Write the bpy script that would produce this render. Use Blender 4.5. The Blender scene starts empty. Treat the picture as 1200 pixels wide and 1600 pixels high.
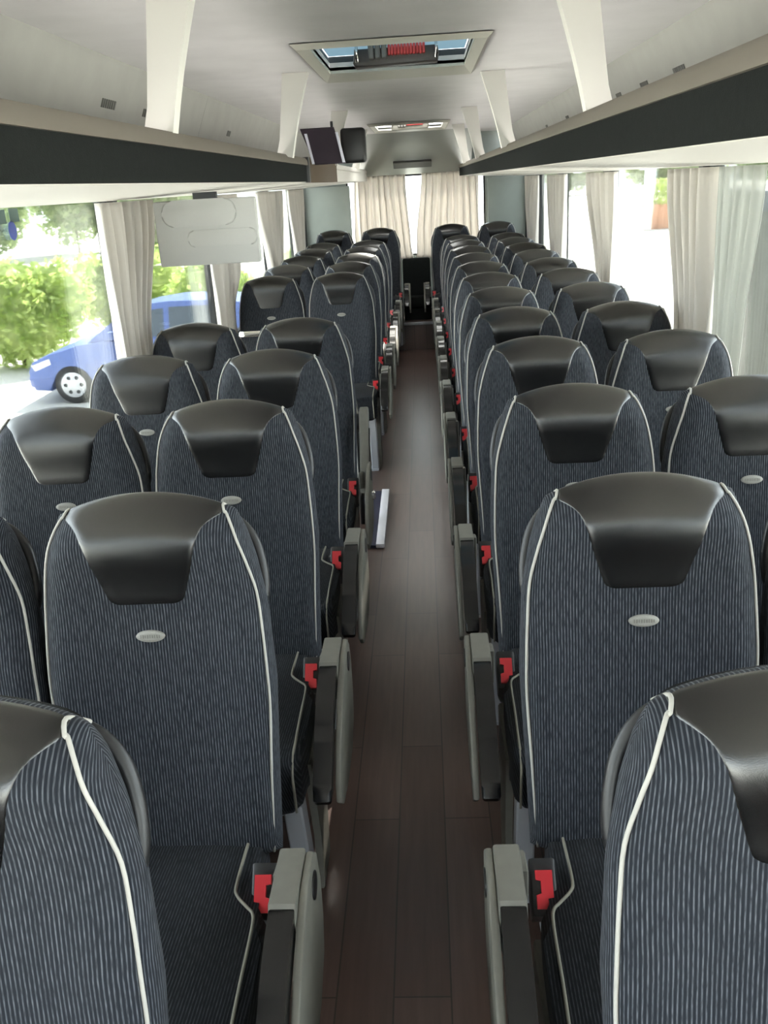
import bpy, bmesh, math, random
from mathutils import Vector, Matrix
random.seed(7)
SC = bpy.context.scene
COL = SC.collection
PI = math.pi

# ------------------------------------------------------------------ helpers
def lin(c):
    return tuple((v/12.92 if v <= .04045 else ((v+.055)/1.055)**2.4) for v in c)
def rgb(r, g, b):
    return lin((r/255, g/255, b/255))

def new_mat(name):
    m = bpy.data.materials.new(name); m.use_nodes = True
    nt = m.node_tree
    return m, nt, nt.nodes['Principled BSDF']

def pmat(name, col, rough=.6, metal=0., spec=.5, noise=0., nscale=40., bump=0., bscale=300., sheen=0., emit=None, estr=0., trans=0.):
    m, nt, b = new_mat(name)
    b.inputs['Base Color'].default_value = (*col, 1)
    b.inputs['Roughness'].default_value = rough
    b.inputs['Metallic'].default_value = metal
    b.inputs['Specular IOR Level'].default_value = spec
    if sheen: b.inputs['Sheen Weight'].default_value = sheen
    tc = nt.nodes.new('ShaderNodeTexCoord')
    if noise:
        n = nt.nodes.new('ShaderNodeTexNoise'); n.inputs['Scale'].default_value = nscale
        n.inputs['Detail'].default_value = 4
        nt.links.new(tc.outputs['Object'], n.inputs['Vector'])
        mr = nt.nodes.new('ShaderNodeMapRange')
        mr.inputs['From Min'].default_value = .3; mr.inputs['From Max'].default_value = .7
        mr.inputs['To Min'].default_value = 1-noise; mr.inputs['To Max'].default_value = 1+noise
        nt.links.new(n.outputs['Fac'], mr.inputs['Value'])
        mx = nt.nodes.new('ShaderNodeMix'); mx.data_type = 'RGBA'; mx.blend_type = 'MULTIPLY'
        mx.inputs['Factor'].default_value = 1
        mx.inputs['A'].default_value = (*col, 1)
        nt.links.new(mr.outputs['Result'], mx.inputs['B'])
        nt.links.new(mx.outputs['Result'], b.inputs['Base Color'])
    if bump:
        n2 = nt.nodes.new('ShaderNodeTexNoise'); n2.inputs['Scale'].default_value = bscale
        nt.links.new(tc.outputs['Object'], n2.inputs['Vector'])
        bp = nt.nodes.new('ShaderNodeBump'); bp.inputs['Strength'].default_value = bump
        bp.inputs['Distance'].default_value = .002
        nt.links.new(n2.outputs['Fac'], bp.inputs['Height'])
        nt.links.new(bp.outputs['Normal'], b.inputs['Normal'])
    return m

def mesh_obj(name, verts, faces, mat, parent=None, smooth=True, uvs=None, loc=None):
    me = bpy.data.meshes.new(name)
    me.from_pydata([tuple(v) for v in verts], [], faces)
    if uvs is not None:
        ul = me.uv_layers.new(name='UVMap')
        for lp in me.loops:
            ul.data[lp.index].uv = uvs[lp.vertex_index]
    if smooth:
        me.polygons.foreach_set('use_smooth', [True]*len(me.polygons))
    me.materials.append(mat)
    me.update()
    o = bpy.data.objects.new(name, me)
    COL.objects.link(o)
    if parent is not None: o.parent = parent
    if loc: o.location = loc
    return o

def bm_obj(name, bm, mat, parent=None, smooth=False, angle=None):
    me = bpy.data.meshes.new(name)
    bmesh.ops.recalc_face_normals(bm, faces=bm.faces)
    bm.to_mesh(me); bm.free()
    me.materials.append(mat)
    if smooth:
        me.polygons.foreach_set('use_smooth', [True]*len(me.polygons))
        if angle: me.set_sharp_from_angle(angle=math.radians(angle))
    o = bpy.data.objects.new(name, me); COL.objects.link(o)
    if parent is not None: o.parent = parent
    return o

def add_box(bm, x0, x1, y0, y1, z0, z1, bev=0., seg=2):
    vs = [bm.verts.new((x, y, z)) for x in (x0, x1) for y in (y0, y1) for z in (z0, z1)]
    idx = [(0,1,3,2),(4,6,7,5),(0,4,5,1),(2,3,7,6),(0,2,6,4),(1,5,7,3)]
    fs = [bm.faces.new([vs[i] for i in f]) for f in idx]
    if bev:
        es = list({e for f in fs for e in f.edges})
        bmesh.ops.bevel(bm, geom=es, offset=bev, segments=seg, profile=.5, affect='EDGES')

def box(name, x0, x1, y0, y1, z0, z1, mat, parent=None, bev=0., seg=2):
    bm = bmesh.new(); add_box(bm, x0, x1, y0, y1, z0, z1, bev, seg)
    return bm_obj(name, bm, mat, parent, smooth=bool(bev), angle=40)

def add_prism(bm, pts, axis, d0, d1, bev=0., seg=2):
    """polygon pts (2-D) extruded along axis 'x','y','z' from d0 to d1"""
    def P(p, d):
        if axis == 'x': return (d, p[0], p[1])
        if axis == 'y': return (p[0], d, p[1])
        return (p[0], p[1], d)
    a = [bm.verts.new(P(p, d0)) for p in pts]
    b = [bm.verts.new(P(p, d1)) for p in pts]
    n = len(pts)
    fs = [bm.faces.new(a), bm.faces.new(b[::-1])]
    for i in range(n):
        fs.append(bm.faces.new((a[i], b[i], b[(i+1) % n], a[(i+1) % n])))
    if bev:
        es = list({e for f in fs[:2] for e in f.edges})
        bmesh.ops.bevel(bm, geom=es, offset=bev, segments=seg, profile=.5, affect='EDGES')

def prism(name, pts, axis, d0, d1, mat, parent=None, bev=0., seg=2):
    bm = bmesh.new(); add_prism(bm, pts, axis, d0, d1, bev, seg)
    return bm_obj(name, bm, mat, parent, smooth=bool(bev), angle=40)

def catmull(pts, n=6):
    pts = [Vector(p) for p in pts]; out = []
    for i in range(len(pts)-1):
        p0 = pts[max(i-1, 0)]; p1 = pts[i]; p2 = pts[i+1]; p3 = pts[min(i+2, len(pts)-1)]
        for k in range(n):
            t = k/n
            out.append(.5*((2*p1)+(p2-p0)*t+(2*p0-5*p1+4*p2-p3)*t*t+(3*p1-p0-3*p2+p3)*t**3))
    out.append(pts[-1]); return out

def tube_data(path, r, seg=8, flat=None):
    """verts/faces for a tube along path; r number or list"""
    path = [Vector(p) for p in path]; V = []; F = []
    n = len(path)
    up = Vector((0, 0, 1)); prev = None
    for i, p in enumerate(path):
        t = (path[min(i+1, n-1)]-path[max(i-1, 0)]).normalized()
        if prev is None:
            a = t.orthogonal().normalized()
        else:
            a = (prev-t*prev.dot(t)).normalized()
        prev = a
        b = t.cross(a)
        rr = r[i] if isinstance(r, (list, tuple)) else r
        for k in range(seg):
            q = 2*PI*k/seg
            V.append(p+a*math.cos(q)*rr+b*math.sin(q)*rr)
    for i in range(n-1):
        for k in range(seg):
            F.append((i*seg+k, i*seg+(k+1) % seg, (i+1)*seg+(k+1) % seg, (i+1)*seg+k))
    F.append(tuple(range(seg))[::-1]); F.append(tuple((n-1)*seg+k for k in range(seg)))
    return V, F

def tube(name, path, r, mat, parent=None, seg=8):
    V, F = tube_data(path, r, seg)
    return mesh_obj(name, V, F, mat, parent)

def merge(parts):
    V = []; F = []
    for v, f in parts:
        o = len(V); V += v; F += [tuple(i+o for i in q) for q in f]
    return V, F

def cyl(name, c, axis, r, h, mat, parent=None, seg=24, bev=0.):
    pts = [(r*math.cos(2*PI*k/seg), r*math.sin(2*PI*k/seg)) for k in range(seg)]
    if axis == 'x': pts = [(c[1]+p[0], c[2]+p[1]) for p in pts]; d = c[0]
    elif axis == 'y': pts = [(c[0]+p[0], c[2]+p[1]) for p in pts]; d = c[1]
    else: pts = [(c[0]+p[0], c[1]+p[1]) for p in pts]; d = c[2]
    return prism(name, pts, axis, d-h/2, d+h/2, mat, parent, bev)

def tag(o, label, cat, group=None, kind=None):
    if label: o['label'] = label
    if cat: o['category'] = cat
    if group: o['group'] = group
    if kind: o['kind'] = kind
    return o

def thing(name, label, cat, loc=(0, 0, 0), group=None, rotz=0):
    o = bpy.data.objects.new(name, None); COL.objects.link(o)
    o.empty_display_size = .1
    o.location = loc; o.rotation_euler = (0, 0, rotz)
    return tag(o, label, cat, group)

def structure(o):
    o['kind'] = 'structure'; return o

def copy_tree(o, parent=None):
    c = o.copy(); COL.objects.link(c); c.parent = parent
    for ch in list(o.children): copy_tree(ch, c)
    return c

# ------------------------------------------------------------------ materials
M = {}
def make_fabric(name, base, light, period=.0056):
    m, nt, b = new_mat(name)
    N = nt.nodes.new; L = nt.links.new
    uv = N('ShaderNodeUVMap'); uv.uv_map = 'UVMap'
    wv = N('ShaderNodeTexWave'); wv.wave_type = 'BANDS'; wv.bands_direction = 'X'
    wv.inputs['Scale'].default_value = (2*PI/20)/period
    wv.inputs['Distortion'].default_value = .5
    wv.inputs['Detail'].default_value = 1
    wv.inputs['Detail Scale'].default_value = .35
    L(uv.outputs['UV'], wv.inputs['Vector'])
    # dashes: noise stretched along the length of the stripe
    mp = N('ShaderNodeMapping'); mp.inputs['Scale'].default_value = (400, 55, 1)
    L(uv.outputs['UV'], mp.inputs['Vector'])
    ns = N('ShaderNodeTexNoise'); ns.inputs['Scale'].default_value = 1; ns.inputs['Detail'].default_value = 2
    L(mp.outputs['Vector'], ns.inputs['Vector'])
    rp = N('ShaderNodeValToRGB'); rp.color_ramp.elements[0].position = .52; rp.color_ramp.elements[1].position = .95
    L(wv.outputs['Fac'], rp.inputs['Fac'])
    mr = N('ShaderNodeMapRange'); mr.inputs['From Min'].default_value = .3; mr.inputs['From Max'].default_value = .65
    mr.inputs['To Min'].default_value = .12; mr.inputs['To Max'].default_value = 1.
    L(ns.outputs['Fac'], mr.inputs['Value'])
    mu = N('ShaderNodeMath'); mu.operation = 'MULTIPLY'
    L(rp.outputs['Color'], mu.inputs[0]); L(mr.outputs['Result'], mu.inputs[1])
    mx = N('ShaderNodeMix'); mx.data_type = 'RGBA'
    mx.inputs['A'].default_value = (*base, 1); mx.inputs['B'].default_value = (*light, 1)
    L(mu.outputs[0], mx.inputs['Factor'])
    L(mx.outputs['Result'], b.inputs['Base Color'])
    b.inputs['Roughness'].default_value = .85
    b.inputs['Specular IOR Level'].default_value = .12
    b.inputs['Sheen Weight'].default_value = .04
    b.inputs['Sheen Roughness'].default_value = .5
    bp = N('ShaderNodeBump'); bp.inputs['Strength'].default_value = .25; bp.inputs['Distance'].default_value = .001
    L(mu.outputs[0], bp.inputs['Height']); L(bp.outputs['Normal'], b.inputs['Normal'])
    return m
M['fabric'] = make_fabric('striped_navy_fabric', (.0155, .0178, .0235), (.118, .128, .146))
M['fabric_dark'] = make_fabric('striped_charcoal_fabric', (.009, .010, .0125), (.045, .049, .057))
M['leather'] = pmat('black_leather', (.004, .004, .0042), rough=.27, spec=1.0, bump=.12, bscale=900)
M['piping'] = pmat('pale_piping', (.46, .445, .41), rough=.6)
M['piping_dim'] = pmat('beige_piping', (.20, .19, .155), rough=.7)
def badge_mat():
    m, nt, b = new_mat('oval_badge_plastic')
    N = nt.nodes.new; L = nt.links.new
    tc = N('ShaderNodeTexCoord')
    n = N('ShaderNodeTexNoise'); n.inputs['Scale'].default_value = 400
    L(tc.outputs['Object'], n.inputs['Vector'])
    r = N('ShaderNodeValToRGB'); r.color_ramp.elements[0].color = (.24, .235, .22, 1); r.color_ramp.elements[1].color = (.32, .315, .29, 1)
    L(n.outputs['Fac'], r.inputs['Fac']); L(r.outputs['Color'], b.inputs['Base Color'])
    b.inputs['Roughness'].default_value = .45
    return m
M['badge'] = badge_mat()
M['badge_mark'] = pmat('badge_lettering', (.17, .165, .15), rough=.5)
M['black'] = pmat('black_plastic', (.012, .012, .013), rough=.38)
M['pad'] = pmat('black_armrest_pad', (.004, .004, .0045), rough=.25, spec=.5)
M['greyplastic'] = pmat('warm_grey_plastic', (.15, .145, .125), rough=.55, spec=.25, noise=.05)
M['greymetal'] = pmat('pale_grey_metal', (.38, .39, .42), rough=.4)
M['red'] = pmat('red_button', (.58, .022, .032), rough=.4)
M['chrome'] = pmat('chrome', (.8, .78, .74), rough=.18, metal=1)
M['ceiling'] = pmat('grey_headliner', (.62, .60, .585), rough=.9, noise=.04, nscale=6)
M['rackpanel'] = pmat('rack_back_grey', (.31, .305, .28), rough=.8, noise=.04, nscale=8)
M['rib'] = pmat('off_white_trim', (.70, .68, .63), rough=.55)
M['rackdark'] = pmat('dark_green_grey_felt', (.011, .0125, .012), rough=.95, spec=.08, bump=.3, bscale=500, noise=.12, nscale=60)
M['bronze'] = pmat('bronze_grey_rail', (.135, .120, .10), rough=.6, spec=.15)
M['bronzedark'] = pmat('dark_bronze_cap', (.085, .064, .046), rough=.6, spec=.05)
M['underside'] = pmat('cream_rack_underside', (.52, .495, .46), rough=.55)
def emat(name, col, st):
    m, nt, b = new_mat(name)
    b.inputs['Base Color'].default_value = (.8, .8, .8, 1)
    b.inputs['Emission Color'].default_value = (*col, 1); b.inputs['Emission Strength'].default_value = st
    return m
M['added_fill'] = emat('added_fill_glow', (1, .965, .93), 1.5)  # added glow that lifts the ceiling brightness, not a lamp of the coach
M['slot'] = pmat('dark_slot', (.13, .13, .12), rough=.8)
M['wall'] = pmat('grey_wall_trim', (.12, .125, .13), rough=.7)
M['pillar'] = pmat('black_pillar', (.03, .032, .035), rough=.5)
M['reartrim'] = pmat('green_grey_panel', (.25, .275, .255), rough=.8, noise=.05, nscale=5)
M['header'] = pmat('rear_header_grey', (.36, .375, .34), rough=.55)
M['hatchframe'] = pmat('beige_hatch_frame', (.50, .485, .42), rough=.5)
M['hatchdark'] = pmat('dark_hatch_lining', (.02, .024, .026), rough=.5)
M['tray'] = pmat('brown_black_tray', (.055, .048, .043), rough=.45)
M['clamp'] = pmat('grey_clamp', (.16, .155, .14), rough=.5)
M['redhandle'] = pmat('red_handle', (.62, .07, .07), rough=.5)
M['screenback'] = pmat('pale_grey_plastic', (.56, .56, .54), rough=.5)
M['purple'] = pmat('dark_purple_glass', (.038, .026, .038), rough=.5, spec=.2)
M['silver'] = pmat('silver_strip', (.62, .62, .70), rough=.35, metal=.3)
M['navy'] = pmat('navy_board', (.012, .013, .035), rough=.6)
M['white'] = pmat('white_strip', (.75, .72, .76), rough=.5)
M['rubber'] = pmat('black_rubber', (.02, .02, .02), rough=.8)

def curtain_mat(name, col, transl=.35):
    m, nt, b = new_mat(name)
    N = nt.nodes.new; L = nt.links.new
    b.inputs['Base Color'].default_value = (*col, 1); b.inputs['Roughness'].default_value = .9
    b.inputs['Specular IOR Level'].default_value = .2
    t = N('ShaderNodeBsdfTranslucent'); t.inputs['Color'].default_value = (*col, 1)
    mx = N('ShaderNodeMixShader'); mx.inputs['Fac'].default_value = transl
    L(b.outputs[0], mx.inputs[1]); L(t.outputs[0], mx.inputs[2])
    L(mx.outputs[0], nt.nodes['Material Output'].inputs['Surface'])
    tc = N('ShaderNodeTexCoord'); n = N('ShaderNodeTexNoise'); n.inputs['Scale'].default_value = 700
    L(tc.outputs['Object'], n.inputs['Vector'])
    bp = N('ShaderNodeBump'); bp.inputs['Strength'].default_value = .15; bp.inputs['Distance'].default_value = .001
    L(n.outputs['Fac'], bp.inputs['Height']); L(bp.outputs['Normal'], b.inputs['Normal'])
    return m
M['curtain'] = curtain_mat('beige_grey_curtain', (.60, .57, .53), .27)
M['rearcurtain'] = curtain_mat('cream_rear_curtain', (.74, .70, .66), .42)
M['sheer'] = curtain_mat('pale_green_grey_sheer', (.36, .365, .335), .3)
_nt = M['sheer'].node_tree; _o = _nt.nodes['Material Output']; _s = _o.inputs['Surface'].links[0].from_socket
_t = _nt.nodes.new('ShaderNodeBsdfTransparent'); _m = _nt.nodes.new('ShaderNodeMixShader'); _m.inputs['Fac'].default_value = .35
_nt.links.new(_s, _m.inputs[1]); _nt.links.new(_t.outputs[0], _m.inputs[2]); _nt.links.new(_m.outputs[0], _o.inputs['Surface'])

def glass_mat(name, tint, gloss=.05):
    m = bpy.data.materials.new(name); m.use_nodes = True
    nt = m.node_tree; nt.nodes.clear(); N = nt.nodes.new; L = nt.links.new
    out = N('ShaderNodeOutputMaterial'); t = N('ShaderNodeBsdfTransparent'); t.inputs['Color'].default_value = (*tint, 1)
    g = N('ShaderNodeBsdfGlossy'); g.inputs['Roughness'].default_value = .02
    fr = N('ShaderNodeFresnel'); fr.inputs['IOR'].default_value = 1.35
    mu = N('ShaderNodeMath'); mu.operation = 'MULTIPLY'; mu.inputs[1].default_value = gloss/.022
    mu.use_clamp = True
    L(fr.outputs[0], mu.inputs[0])
    mx = N('ShaderNodeMixShader'); L(mu.outputs[0], mx.inputs['Fac'])
    L(t.outputs[0], mx.inputs[1]); L(g.outputs[0], mx.inputs[2]); L(mx.outputs[0], out.inputs['Surface'])
    return m
M['glass'] = glass_mat('window_glass', (.93, .96, .95), .018)
def acrylic(name, col):
    m, nt, b = new_mat(name)
    b.inputs['Base Color'].default_value = (*col, 1); b.inputs['Roughness'].default_value = .3
    t = nt.nodes.new('ShaderNodeBsdfTranslucent'); t.inputs['Color'].default_value = (*col, 1)
    mx = nt.nodes.new('ShaderNodeMixShader'); mx.inputs['Fac'].default_value = .5
    nt.links.new(b.outputs[0], mx.inputs[1]); nt.links.new(t.outputs[0], mx.inputs[2])
    nt.links.new(mx.outputs[0], nt.nodes['Material Output'].inputs['Surface'])
    return m
M['hatchglass'] = acrylic('blue_tinted_acrylic', (.19, .25, .285))
M['tinted'] = glass_mat('tinted_windscreen', (.85, .88, .88), .02)
def frosted(name):
    m = bpy.data.materials.new(name); m.use_nodes = True
    nt = m.node_tree; nt.nodes.clear(); N = nt.nodes.new
    out = N('ShaderNodeOutputMaterial'); a = N('ShaderNodeBsdfTransparent'); a.inputs['Color'].default_value = (.9, .9, .88, 1)
    b = N('ShaderNodeBsdfTranslucent'); b.inputs['Color'].default_value = (.8, .8, .78, 1)
    mx = N('ShaderNodeMixShader'); mx.inputs['Fac'].default_value = .25
    nt.links.new(a.outputs[0], mx.inputs[1]); nt.links.new(b.outputs[0], mx.inputs[2]); nt.links.new(mx.outputs[0], out.inputs['Surface'])
    return m
M['hatchclear'] = frosted('frosted_hatch_pane')

def floor_mat():
    m, nt, b = new_mat('brown_plank_vinyl')
    N = nt.nodes.new; L = nt.links.new
    tc = N('ShaderNodeTexCoord')
    mp = N('ShaderNodeMapping'); mp.inputs['Rotation'].default_value = (0, 0, PI/2)
    mp.inputs['Location'].default_value = (0.2, .045, 0)
    L(tc.outputs['Object'], mp.inputs['Vector'])
    br = N('ShaderNodeTexBrick')
    br.inputs['Scale'].default_value = 1; br.inputs['Brick Width'].default_value = .92; br.inputs['Row Height'].default_value = .125
    br.inputs['Mortar Size'].default_value = .0022; br.inputs['Mortar Smooth'].default_value = .3
    br.inputs['Color1'].default_value = (.070, .041, .032, 1); br.inputs['Color2'].default_value = (.098, .061, .050, 1)
    br.inputs['Mortar'].default_value = (.028, .019, .016, 1)
    br.offset = .37
    L(mp.outputs['Vector'], br.inputs['Vector'])
    mp2 = N('ShaderNodeMapping'); mp2.inputs['Scale'].default_value = (60, 4, 1)
    L(tc.outputs['Object'], mp2.inputs['Vector'])
    ns = N('ShaderNodeTexNoise'); ns.inputs['Scale'].default_value = 1; ns.inputs['Detail'].default_value = 6
    L(mp2.outputs['Vector'], ns.inputs['Vector'])
    mr = N('ShaderNodeMapRange'); mr.inputs['To Min'].default_value = .65; mr.inputs['To Max'].default_value = 1.35
    L(ns.outputs['Fac'], mr.inputs['Value'])
    mx = N('ShaderNodeMix'); mx.data_type = 'RGBA'; mx.blend_type = 'MULTIPLY'; mx.inputs['Factor'].default_value = 1
    L(br.outputs['Color'], mx.inputs['A']); L(mr.outputs['Result'], mx.inputs['B'])
    L(mx.outputs['Result'], b.inputs['Base Color'])
    b.inputs['Roughness'].default_value = .30; b.inputs['Specular IOR Level'].default_value = .5
    bp = N('ShaderNodeBump'); bp.inputs['Strength'].default_value = .2; bp.inputs['Distance'].default_value = .002
    L(ns.outputs['Fac'], bp.inputs['Height']); L(bp.outputs['Normal'], b.inputs['Normal'])
    return m
M['floor'] = floor_mat()

# ------------------------------------------------------------------ camera (solved from the seat rows)
F, YAW, PIT, ROL, CX, CZ = 1399.6, .0591, .3514, -.0592, .0825, 1.66
def cam_ray(v):
    c, s = math.cos(ROL), math.sin(ROL)
    x = c*v[0]-s*v[2]; u = s*v[0]+c*v[2]; d = v[1]
    c, s = math.cos(PIT), math.sin(PIT)
    y = c*d+s*u; z = -s*d+c*u
    c, s = math.cos(YAW), math.sin(YAW)
    return Vector((c*x-s*y, s*x+c*y, z))
cd = bpy.data.cameras.new('camera'); cam = bpy.data.objects.new('camera', cd); COL.objects.link(cam)
R = cam_ray((1, 0, 0)); U = cam_ray((0, 0, 1)); FW = cam_ray((0, 1, 0))
cam.matrix_world = Matrix(((R.x, U.x, -FW.x, CX), (R.y, U.y, -FW.y, 0), (R.z, U.z, -FW.z, CZ), (0, 0, 0, 1)))
cd.sensor_fit = 'VERTICAL'; cd.sensor_height = 36; cd.lens = F/1600*36
cd.clip_start = .05; cd.clip_end = 500
SC.camera = cam

# ------------------------------------------------------------------ coach seat
U_ = Vector((0, math.sin(.143), math.cos(.143))); N_ = Vector((0, -math.cos(.143), math.sin(.143))); ORG = Vector((0, -.112, 1.15))
HB = -.742                                    # bottom of the backrest along its plane
WP = [(HB, .206), (-.55, .213), (-.37, .2215), (-.22, .215), (-.13, .200), (-.08, .186), (-.035, .168), (0, .162)]
def wid(a):
    for i in range(len(WP)-1):
        a0, w0 = WP[i]; a1, w1 = WP[i+1]
        if a <= a1:
            t = (a-a0)/(a1-a0); t = max(0, min(1, t)); return w0+(w1-w0)*t
    return WP[-1][1]
def edge(d, r):
    q = 1-min(max(d/r, 0), 1); return math.sqrt(max(0, 1-q*q))
def surf(s, t, front=True, off=0.):
    """point on the backrest skin: s -1..1 across, t 0..1 upwards"""
    atop = -.036*abs(s)**2.1
    a = HB+t*(atop-HB)
    w = wid(a); x = s*w
    ds = (1-abs(s))*w; dt = atop-a; db = a-HB
    if front:
        e = edge(ds, .055)*edge(dt, .075)*edge(db, .04)
        bol = .010*max(0, min(1, (abs(s)-.45)/.4))*max(0, min(1, (-.24-a)/.08))
        hd = .020*math.exp(-((a+.088)/.066)**2)
        n = -.055+(.055+bol+hd)*e
    else:
        n = -.055-.05*edge(ds, .04)*edge(dt, .05)*edge(db, .04)
    return Vector((x, 0, 0))+U_*a+N_*n+ORG, a, x
def surf_o(s, t, front, off):
    p = surf(s, t, front)[0]
    h = 1e-3
    s0, s1 = max(-1, s-h), min(1, s+h); t0, t1 = max(0, t-h), min(1, t+h)
    du = surf(s1, t, front)[0]-surf(s0, t, front)[0]; dv = surf(s, t1, front)[0]-surf(s, t0, front)[0]
    n = du.cross(dv)
    if n.length < 1e-12: n = N_.copy() if front else -N_
    n.normalize()
    if not front: n = -n
    return p+n*off
def t_of(a, s):
    return (a-HB)/(-.036*abs(s)**2.1-HB)

def backrest_data():
    ns, nt_ = 33, 46
    S = [math.sin(PI/2*(-1+2*i/(ns-1))) for i in range(ns)]
    T = []
    for j in range(nt_):
        q = j/(nt_-1); T.append(.5-.5*math.cos(PI*q) if q > .0 else 0)
    V = []; UV = []; Fc = []
    for fr in (True, False):
        for j in range(nt_):
            row = [surf(S[i], T[j], fr) for i in range(ns)]
            acc = [0]
            for i in range(1, ns): acc.append(acc[-1]+(row[i][0]-row[i-1][0]).length)
            mid = acc[ns//2]
            for i in range(ns):
                V.append(row[i][0])
                # arc length kept relative to a reference row so stripes stay continuous upwards
                UV.append((acc[i]-mid, row[i][1]))
    def id(f, j, i): return f*ns*nt_+j*ns+i
    for j in range(nt_-1):
        for i in range(ns-1):
            Fc.append((id(0, j, i), id(0, j, i+1), id(0, j+1, i+1), id(0, j+1, i)))
            Fc.append((id(1, j, i), id(1, j+1, i), id(1, j+1, i+1), id(1, j, i+1)))
    return V, Fc, UV
def weld(o, d=1e-4):
    bm = bmesh.new(); bm.from_mesh(o.data)
    bmesh.ops.remove_doubles(bm, verts=bm.verts, dist=d)
    bmesh.ops.recalc_face_normals(bm, faces=bm.faces)
    bm.to_mesh(o.data); bm.free()

PX = [(-.208, .050), (-.201, .065), (-.188, .074), (-.165, .081), (-.126, .093), (-.10, .099), (-.07, .106), (-.05, .113), (-.037, .120), (-.025, .132), (-.014, .145), (0, .148)]
def patch_half(a):
    for i in range(len(PX)-1):
        a0, w0 = PX[i]; a1, w1 = PX[i+1]
        if a <= a1:
            t = max(0, min(1, (a-a0)/(a1-a0))); return w0+(w1-w0)*t
    return PX[-1][1]
def leather_data():
    npx, nq = 25, 34
    V = []; Fc = []
    AB = -.206
    rows = []
    nf = 24
    for j in range(nf+1):
        q = j/nf; rows.append((True, 1-(1-q)**1.6))     # dense at the top
    for j in range(1, 9): rows.append((False, j/8))
    for fr, q in rows:
        for i in range(npx):
            p = math.sin(PI/2*(-1+2*i/(npx-1)))
            if fr:
                a_c = AB*(1-q)
                s = p*patch_half(a_c)/wid(a_c)
                t = t_of(AB, s); t = t+(1-t)*q
                bd = min((1-abs(p))*patch_half(a_c), (a_c-AB))
                off = -.0012+.0036*edge(bd, .02)
            else:
                s = p*patch_half(0)/wid(0)
                t = 1-q*.10
                off = -.0012+.0036*edge(min((1-abs(p))*.15, (1-q)*.07), .02)
            s = max(-.999, min(.999, s))
            V.append(surf_o(s, min(t, .9995), fr, off))
    for j in range(len(rows)-1):
        for i in range(npx-1):
            Fc.append((j*npx+i, j*npx+i+1, (j+1)*npx+i+1, (j+1)*npx+i))
    return V, Fc
def piping_path(sg):
    pts = []
    A = [(HB+.012, .193), (-.55, .202), (-.42, .209), (-.34, .209), (-.26, .2055), (-.19, .200), (-.13, .187), (-.09, .175), (-.06, .164), (-.04, .154), (-.022, .148)]
    for a, x in A:
        s = sg*x/wid(a)
        pts.append(surf_o(s, min(t_of(a, s), .985), True, .002))
    s = sg*.147/wid(-.03)
    pts.append(surf_o(s, .9995, True, .002)); pts.append(surf_o(s, .965, False, .002))
    return catmull(pts, 4)
def badge_data():
    V = []; Fc = []; n = 28
    def P(u, v, off):
        a = -.263+v; s = u/wid(a); return surf_o(s, t_of(a, s), True, off)
    for rr, off in ((1, -.001), (1, .003), (.9, .0045), (.5, .0048)):
        for k in range(n):
            q = 2*PI*k/n; V.append(P(.0275*rr*math.cos(q), .0115*rr*math.sin(q), off))
    V.append(P(0, 0, .005))
    for j in range(3):
        for k in range(n):
            Fc.append((j*n+k, j*n+(k+1) % n, (j+1)*n+(k+1) % n, (j+1)*n+k))
    for k in range(n): Fc.append((3*n+k, 3*n+(k+1) % n, 4*n))
    return V, Fc

def cushion_pts(sg):
    # outline, aisle side is -sg*... ; sg = +1 : aisle on the -x side
    L_ = [(-.178, -.17), (-.178, -.352), (-.196, -.372), (-.214, -.40), (-.219, -.47), (-.222, -.62), (-.218, -.71), (-.20, -.742), (-.10, -.752), (.10, -.752), (.20, -.742), (.22, -.71), (.22, -.17)]
    return [(x*sg, y) for x, y in (L_ if sg > 0 else L_)]

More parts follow.
